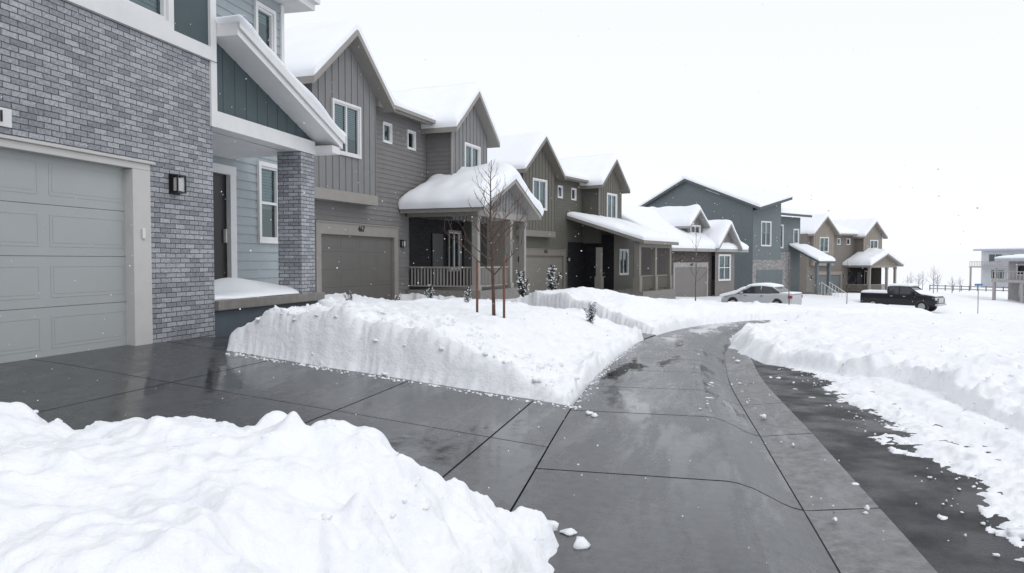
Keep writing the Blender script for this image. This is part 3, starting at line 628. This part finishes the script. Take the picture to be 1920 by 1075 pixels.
for i in range(3200):
    d=random.uniform(2.2,26); u=random.uniform(-.75,.75); v=random.uniform(-.42,.42)
    x=d*(-.236+.9717*u); y=d*(.9717+.236*u); z=1.6+d*v
    if z<.3 or x<-6.2: continue
    if (u>-.1 and v>.1) or (u>-.3 and v>.25): 
        if random.random()>.12: continue
    r=random.uniform(.0025,.0065)*(.5+d*.07); c=Vector((x,y,z)); b=len(mb.v)
    for q in((r,0,0),(-r,0,0),(0,r,0),(0,-r,0),(0,0,r),(0,0,-r)): mb.v.append(tuple(c+Vector(q)))
    for f in((0,2,4),(2,1,4),(1,3,4),(3,0,4),(2,0,5),(1,2,5),(3,1,5),(0,3,5)): mb.f.append([b+k for k in f]); mb.m.append(0)
o=mb.build('falling_snow',[SNOW],smooth=True); o['kind']='stuff'
# ---------------------------------------------------------------- trees
def sz(x,y): return float(snow_z(np.array([float(x)]),np.array([float(y)]))[0])
def bare_tree(x,y,h,label,m,nb=16,spread=.5,r0=.028,group='young bare street trees'):
    z=sz(x,y)-.1; T=empty('tree',(x,y,z),0,label,'tree',group); mb=MB(); p=Vector((0,0,0)); pts=[p]
    n=8
    for i in range(n):
        p=p+Vector((random.gauss(0,.012),random.gauss(0,.012),(h+.1)/n)); pts.append(p)
    for i in range(n): mb.tube(pts[i],pts[i+1],r0*(1-i/n*.85),r0*(1-(i+1)/n*.85),7)
    mb.build('trunk',[m],T,True)
    cb=MB()
    def branch(p,d,l,r,dep):
        q=p
        for s in range(3):
            d=(d+Vector((random.gauss(0,.12),random.gauss(0,.12),.14))).normalized(); q2=q+d*l/3; cb.tube(q,q2,r*(1-s*.25),r*(1-(s+1)*.25),5); 
            if dep>0 and (s>0 or random.random()<.6):
                a=random.uniform(0,6.28); dd=(d+Vector((math.cos(a),math.sin(a),.2))*.75).normalized(); branch(q2,dd,l*random.uniform(.35,.6),r*.6,dep-1)
            q=q2
    for i in range(nb):
        f=.28+.68*i/nb; k=min(n-1,int(f*n)); pp=pts[k].lerp(pts[k+1],f*n-k); a=i*2.4+random.random(); d=Vector((math.cos(a),math.sin(a),random.uniform(.5,1.1))).normalized()
        branch(pp,d,h*spread*(1.05-f)*random.uniform(.6,1.0),r0*.46*(1.2-f),2)
    cb.build('crown',[m],T)
bare_tree(-3.25,12.1,2.6,'young bare tree with reddish bark tied to wooden stakes',BARK,30,.55,.033)
def stake(x,y,h):
    mb=MB(); mb.tube((0,0,-.3),(0,0,h),.022,.021,8); mb.tube((0,0,h),(0,0,h+.03),.021,.008,8)
    o=mb.build('tree_stake',[STAKE],None,True); o.location=(x,y,sz(x,y)); o['label']='rusty brown wooden stake supporting a young tree in snow'; o['category']='stake'; o['group']='stakes supporting the young tree'
for a in ((-3.5,11.95,.86),(-3.05,12.0,1.0)): stake(*a)
bare_tree(.1,33.5,3.4,'young bare tree beside the snowy front yard',BARK2,14,.35,.03)
bare_tree(4.9,41.5,3.0,'young bare tree beside the snowy front yard',BARK2,12,.35,.03)
bare_tree(10.4,56,3.0,'young bare tree beside the snowy front yard',BARK2,12,.35,.03)
def shrub(x,y,h,w,label='small snow dusted evergreen shrub poking out of the snow',n=600):
    S=empty('shrub',(x,y,sz(x,y)-.05),0,label,'shrub','small evergreen shrubs in the snow'); mb=MB(); sn=MB(); ns=random.randint(4,7)
    st=[(random.uniform(0,6.28),random.uniform(.15,.75),random.uniform(.6,1.0)) for _ in range(ns)]+[(0,0,1)]
    for i in range(n):
        A,T_,H_=random.choice(st); t=random.random(); ax=Vector((math.cos(A)*w*T_*t*1.2,math.sin(A)*w*T_*t*1.2,t*h*H_)); a=random.uniform(0,6.28); rr=w*.35*(1-t*.8)*random.random()
        p=ax+Vector((math.cos(a)*rr,math.sin(a)*rr,0)); d=Vector((math.cos(a),math.sin(a),random.uniform(.1,1.2))).normalized()*h*.12; s=d.cross(Vector((0,0,1))).normalized()*h*.02
        mb.face([p-s,p+s,p+d])
        if random.random()<.18:
            r=h*random.uniform(.02,.05); q=p+d*.6; b=len(sn.v)
            for k in ((r,0,0),(-r,0,0),(0,r,0),(0,-r,0),(0,0,r*.8),(0,0,-r*.6)): sn.v.append(tuple(q+Vector(k)))
            for f in((0,2,4),(2,1,4),(1,3,4),(3,0,4),(2,0,5),(1,2,5),(3,1,5),(0,3,5)): sn.f.append([b+k for k in f]); sn.m.append(0)
    mb.tube((0,0,-.2),(0,0,h*.8),.012,.005,5); c=mb.build('crown',[NEEDLE],S); q=sn.build('snow_cover',[SNOW],c,True); q['kind']='stuff'
for a in ((-2.25,16.7,.5,.2),(-5.75,15.9,.4,.2),(-5.0,16.2,.38,.2),(-6.5,15.7,.42,.2),(-4.6,24.5,.95,.42),(-5.5,24.3,1.0,.4),(-8.0,16.5,.35,.18)): shrub(*a)
# ---------------------------------------------------------------- vehicles
TYRE=mat('tyre',(.015,.015,.015),.8); RIM=mat('rim',(.35,.35,.36),.35,metal=.6); CARW=mat('car_white_paint',(.42,.44,.45),.3,.02); CARB=mat('car_black_paint',(.014,.015,.017),.25,.02)
CGL=mat('car_glass',(.03,.035,.04),.08,.1,spec=.7); RED=mat('tail_red',(.25,.01,.01),.2); HL=mat('headlight',(.7,.7,.7),.15); GREYP=mat('plastic',(.04,.04,.04),.6); CHR=mat('chrome',(.5,.5,.5),.2,metal=.8)
def loft(mb,secs,m=0):
    b=len(mb.v); n=len(secs[0])
    for s in secs: mb.v+=s
    for i in range(len(secs)-1):
        for j in range(n):
            k=(j+1)%n; mb.f.append([b+i*n+j,b+i*n+k,b+(i+1)*n+k,b+(i+1)*n+j]); mb.m.append(m)
    mb.f.append([b+j for j in range(n)][::-1]); mb.m.append(m); e=b+(len(secs)-1)*n; mb.f.append([e+j for j in range(n)]); mb.m.append(m)
def bsec(x,w,z0,z1,t=.9):
    zm=z0+(z1-z0)*.55
    return [(x,-w*.92,z0),(x,-w,z0+.1),(x,-w,zm),(x,-w*.97,z1-.08),(x,-w*t,z1),(x,w*t,z1),(x,w*.97,z1-.08),(x,w,zm),(x,w,z0+.1),(x,w*.92,z0)]
def csec(x,wb,wt,zb,zt): return [(x,-wb,zb),(x,-wt,zt-.04),(x,-wt*.9,zt),(x,wt*.9,zt),(x,wt,zt-.04),(x,wb,zb)]
def wheels(V,xs,w,r):
    for x in xs:
        for s in(-1,1):
            mb=MB(); mb.tube((x,s*(w-.2),r),(x,s*(w+.012),r),r,r,24); W=mb.build('wheel',[TYRE],V)
            q=MB(); q.tube((x,s*(w+.014),r),(x,s*(w+.024),r),r*.64,r*.58,20); q.build('rim',[RIM],W)
            a=MB(); a.tube((x,s*(w-.25),r+.02),(x,s*(w+.004),r+.02),r*1.16,r*1.16,24); a.build('wheel_arch',[GREYP],V)
def recalc(o):
    bm=bmesh.new(); bm.from_mesh(o.data); bmesh.ops.recalc_face_normals(bm,faces=bm.faces); bm.to_mesh(o.data); bm.free(); return o
def sedan(loc,yaw):
    V=empty('parked_car',loc,0,'white sedan parked in a snowy driveway with snow on top','car'); V.rotation_euler=(0,0,math.radians(yaw))
    mb=MB(); loft(mb,[bsec(-2.3,.72,.35,.85),bsec(-2.22,.82,.25,.98),bsec(-1.6,.89,.2,1.02),bsec(-.8,.9,.18,.97),bsec(.9,.9,.18,.93),bsec(1.6,.87,.2,.84),bsec(2.15,.8,.24,.7),bsec(2.35,.66,.3,.58)])
    recalc(mb.build('body',[CARW],V,bevel=.03))
    g=MB(); loft(g,[csec(-1.75,.7,.62,.95,1.0),csec(-1.05,.78,.6,.95,1.37),csec(-.4,.8,.62,.93,1.44),csec(.3,.8,.62,.92,1.42),csec(1.25,.76,.66,.88,.93)]); recalc(g.build('windows',[CGL],V))
    r=MB(); loft(r,[csec(-1.05,.62,.58,1.36,1.39),csec(-.4,.64,.6,1.42,1.465),csec(.3,.64,.6,1.4,1.445),csec(.42,.62,.56,1.37,1.4)]); 
    for s in(-1,1):
        for (xa,za,xb,zb) in((-1.75,.98,-1.05,1.37),(1.22,.91,.3,1.42),(-.35,.93,-.33,1.42)): r.tube((xa,s*.73,za),(xb,s*.615,zb),.035,.035,6)
    recalc(r.build('roof',[CARW],V))
    wheels(V,(-1.42,1.42),.89,.32)
    for s in(-1,1):
        mb=MB(); mb.box(-2.3,-2.08,s*.74-.1,s*.74+.1,.72,.9); mb.build('tail_light',[RED],V,bevel=.02)
        mb=MB(); mb.box(2.05,2.28,s*.66-.12,s*.66+.12,.55,.68); mb.build('headlight',[HL],V,bevel=.02)
        mb=MB(); mb.box(.75,.9,s*.95-.1,s*.95+.08,.95,1.06); mb.build('mirror',[CARW],V,bevel=.02)
        for xd in(-.55,.5):
            mb=MB(); mb.box(xd,xd+.16,s*.905-.015,s*.905+.015,.82,.85); mb.build('handle',[GREYP],V)
    snow_sheet(V,lambda X,Y:np.interp(X,[.4,1.3,2.2],[1.42,.92,.72])+0*Y,.7,2.35,-.8,.8,.22,r=.35); snow_sheet(V,lambda X,Y:1.45-.08*((X+.3)/.8)**2+0*Y,-1.1,.6,-.6,.6,.16,r=.35); snow_sheet(V,lambda X,Y:1.0+0*X,-2.25,-1.6,-.7,.7,.08,r=.2)
def pickup(loc,yaw):
    V=empty('parked_car',loc,0,'black pickup truck parked on the snowy street','pickup truck'); V.rotation_euler=(0,0,math.radians(yaw))
    mb=MB(); loft(mb,[bsec(-2.9,.92,.55,1.3,.97),bsec(-2.8,.98,.5,1.36,.97),bsec(1.2,.98,.45,1.36,.95),bsec(2.2,.97,.45,1.3),bsec(2.75,.92,.45,1.22),bsec(2.9,.85,.5,1.1)])
    recalc(mb.build('body',[CARB],V,bevel=.03))
    g=MB(); loft(g,[csec(-.75,.86,.76,1.33,1.9),csec(-.2,.88,.78,1.33,1.96),csec(.8,.88,.78,1.33,1.93),csec(1.65,.85,.76,1.3,1.4)]); recalc(g.build('windows',[CGL],V))
    r=MB(); loft(r,[csec(-.78,.78,.74,1.88,1.93),csec(-.2,.8,.76,1.94,1.99),csec(.8,.8,.76,1.92,1.96),csec(.95,.76,.7,1.86,1.88)])
    for s in(-1,1):
        for (xa,za,xb,zb) in((-.76,1.33,-.74,1.9),(1.62,1.37,.85,1.92),(.15,1.34,.15,1.94)): r.tube((xa,s*.86,za),(xb,s*.77,zb),.045,.045,6)
    recalc(r.build('roof',[CARB],V))
    wheels(V,(-1.85,1.85),.98,.41)
    mb=MB(); mb.box(2.86,2.93,-.5,.5,.7,1.1); mb.build('grille',[CHR],V,bevel=.02); mb=MB(); mb.box(2.8,3.0,-.9,.9,.5,.66); mb.build('bumper',[CHR],V,bevel=.03)
    for s in(-1,1):
        mb=MB(); mb.box(2.72,2.9,s*.75-.14,s*.75+.14,.92,1.12); mb.build('headlight',[HL],V,bevel=.02)
        mb=MB(); mb.box(1.1,1.25,s*1.08-.12,s*1.08+.1,1.35,1.6); mb.build('mirror',[CARB],V,bevel=.03)
        for xd in(-.5,.45):
            mb=MB(); mb.box(xd,xd+.2,s*.99-.015,s*.99+.02,1.15,1.19); mb.build('handle',[CHR],V)
    snow_sheet(V,lambda X,Y:1.97+0*X,-.75,.85,-.7,.7,.18,r=.25); snow_sheet(V,lambda X,Y:np.interp(X,[.9,1.7,2.75],[1.9,1.38,1.22])+0*Y,1.3,2.75,-.8,.8,.1,r=.25); snow_sheet(V,lambda X,Y:1.37+0*X,-2.8,-.8,-.88,.88,.22,r=.2)
sedan((4.1,48.9,sz(4.1,48.3)-.02),150)
pickup((16.3,65.7,sz(16.3,65.2)-.12),-35)
# ---------------------------------------------------------------- distant things
def cam2w(d,u): return (d*(-.236+.9717*u),d*(.9717+.236*u))
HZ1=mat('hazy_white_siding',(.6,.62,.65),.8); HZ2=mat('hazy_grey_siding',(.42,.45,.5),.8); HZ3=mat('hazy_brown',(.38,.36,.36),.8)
def far_house(x,y,z,yaw,label,w,dp,h,m):
    H=empty('house',(x,y,z),yaw,label,'house','distant houses across the field')
    hs=[(-w*.35,-w*.1,h*.62,h*.85),(w*.05,w*.3,h*.62,h*.85),(-w*.3,-w*.05,h*.12,h*.38)]
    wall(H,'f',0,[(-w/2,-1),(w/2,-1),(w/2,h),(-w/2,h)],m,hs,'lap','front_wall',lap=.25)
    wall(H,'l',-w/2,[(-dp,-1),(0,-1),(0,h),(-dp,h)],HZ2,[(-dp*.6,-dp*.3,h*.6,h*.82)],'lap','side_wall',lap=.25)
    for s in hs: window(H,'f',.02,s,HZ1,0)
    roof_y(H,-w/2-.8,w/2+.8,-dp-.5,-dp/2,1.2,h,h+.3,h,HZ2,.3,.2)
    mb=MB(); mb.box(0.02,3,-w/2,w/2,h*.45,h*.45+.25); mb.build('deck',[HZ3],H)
    for yy in(-w/2+.2,0,w/2-.2):
        mb=MB(); mb.box(2.7,2.95,yy-.12,yy+.12,-1.5,h*.45); mb.build('deck_post',[HZ3],H)
    mb=MB(); mb.box(2.85,2.92,-w/2,w/2,h*.45+1.1,h*.45+1.18)
    t=-w/2
    while t<w/2: mb.box(2.86,2.91,t,t+.06,h*.45+.25,h*.45+1.1); t+=.35
    mb.build('deck_railing',[HZ3],H)
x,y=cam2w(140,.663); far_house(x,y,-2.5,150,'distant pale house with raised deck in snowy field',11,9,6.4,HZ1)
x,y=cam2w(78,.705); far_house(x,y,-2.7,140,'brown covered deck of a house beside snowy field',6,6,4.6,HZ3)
FEN=mat('fence_wood',(.2,.18,.18),.8)
F=empty('fence',(*cam2w(115,.62),-3.7),0,'dark wooden rail fence across snowy field','fence')
p0=Vector((*cam2w(118,.56),0)); p1=Vector((*cam2w(105,.72),0)); base0=Vector(F.location)
mb=MB(); rl=MB()
for i in range(15):
    p=p0.lerp(p1,i/14)-base0; p.z=0; mb.tube((p.x,p.y,-1.2),(p.x,p.y,1.6),.08,.08,6)
mb.build('fence_posts',[FEN],F)
for zz in(.5,1.0,1.45):
    a=p0-base0;b=p1-base0; rl.tube((a.x,a.y,zz),(b.x,b.y,zz),.06,.06,6)
rl.build('fence_rails',[FEN],F)
x,y=cam2w(48,.625); z=sz(x,y)
S=empty('street_sign',(x,y,z),0,'blue and white street name sign on a thin pole','street sign')
POLE=mat('galvanised',(.3,.3,.3),.4,metal=.5); BLUE=mat('sign_blue',(.08,.18,.38),.5)
mb=MB(); mb.tube((0,0,-.4),(0,0,2.1),.028,.028,8); mb.build('pole',[POLE],S)
for zz,a,mm in((2.02,15,BLUE),(1.82,75,WHITE)):
    q=MB(); q.box(-.26,.26,-.012,.012,-.07,.07); o=q.build('sign_plate',[mm],S,bevel=.005); o.location=(0,-.04,zz+.02); o.rotation_euler=(0,0,math.radians(a))
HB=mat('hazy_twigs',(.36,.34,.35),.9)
for (d,u,h) in((85,.565,3.2),(90,.545,2.4),(95,.53,2.2),(88,.59,2.0),(110,.55,3),(115,.535,3),(100,.57,2.6),(105,.60,2.2)):
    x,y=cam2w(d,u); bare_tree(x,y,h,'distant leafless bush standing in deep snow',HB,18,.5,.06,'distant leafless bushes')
# ---------------------------------------------------------------- light, world, camera
w=bpy.data.worlds.new('World'); SC.world=w; w.use_nodes=True; nt=w.node_tree; N=nt.nodes; L=nt.links
bg=N['Background']; sky=N.new('ShaderNodeTexSky'); sky.sky_type='NISHITA'; sky.sun_disc=False; sky.sun_elevation=math.radians(50); sky.sun_rotation=math.radians(160)
bg.inputs['Strength'].default_value=.02; L.new(sky.outputs[0],bg.inputs['Color'])
b2=N.new('ShaderNodeBackground'); b2.inputs['Color'].default_value=(.935,.95,.98,1); b2.inputs['Strength'].default_value=.975
ad=N.new('ShaderNodeAddShader'); L.new(bg.outputs[0],ad.inputs[0]); L.new(b2.outputs[0],ad.inputs[1]); L.new(ad.outputs[0],N['World Output'].inputs['Surface'])
ld=bpy.data.lights.new('sun','SUN'); ld.energy=.55; ld.angle=math.radians(20); ld.color=(1,.985,.96); s=link(bpy.data.objects.new('sun',ld)); s.rotation_euler=(math.radians(40),0,math.radians(60))
cd=bpy.data.cameras.new('camera'); cam=link(bpy.data.objects.new('camera',cd)); cd.sensor_width=36; cd.lens=36*1400/1920; cd.clip_end=3000; cd.clip_start=.05
cam.location=(0,0,1.6); cam.rotation_euler=(math.radians(90-1.94),0,math.radians(13.65)); SC.camera=cam
SC.view_settings.view_transform='Standard'; SC.view_settings.look='None'; SC.view_settings.exposure=0
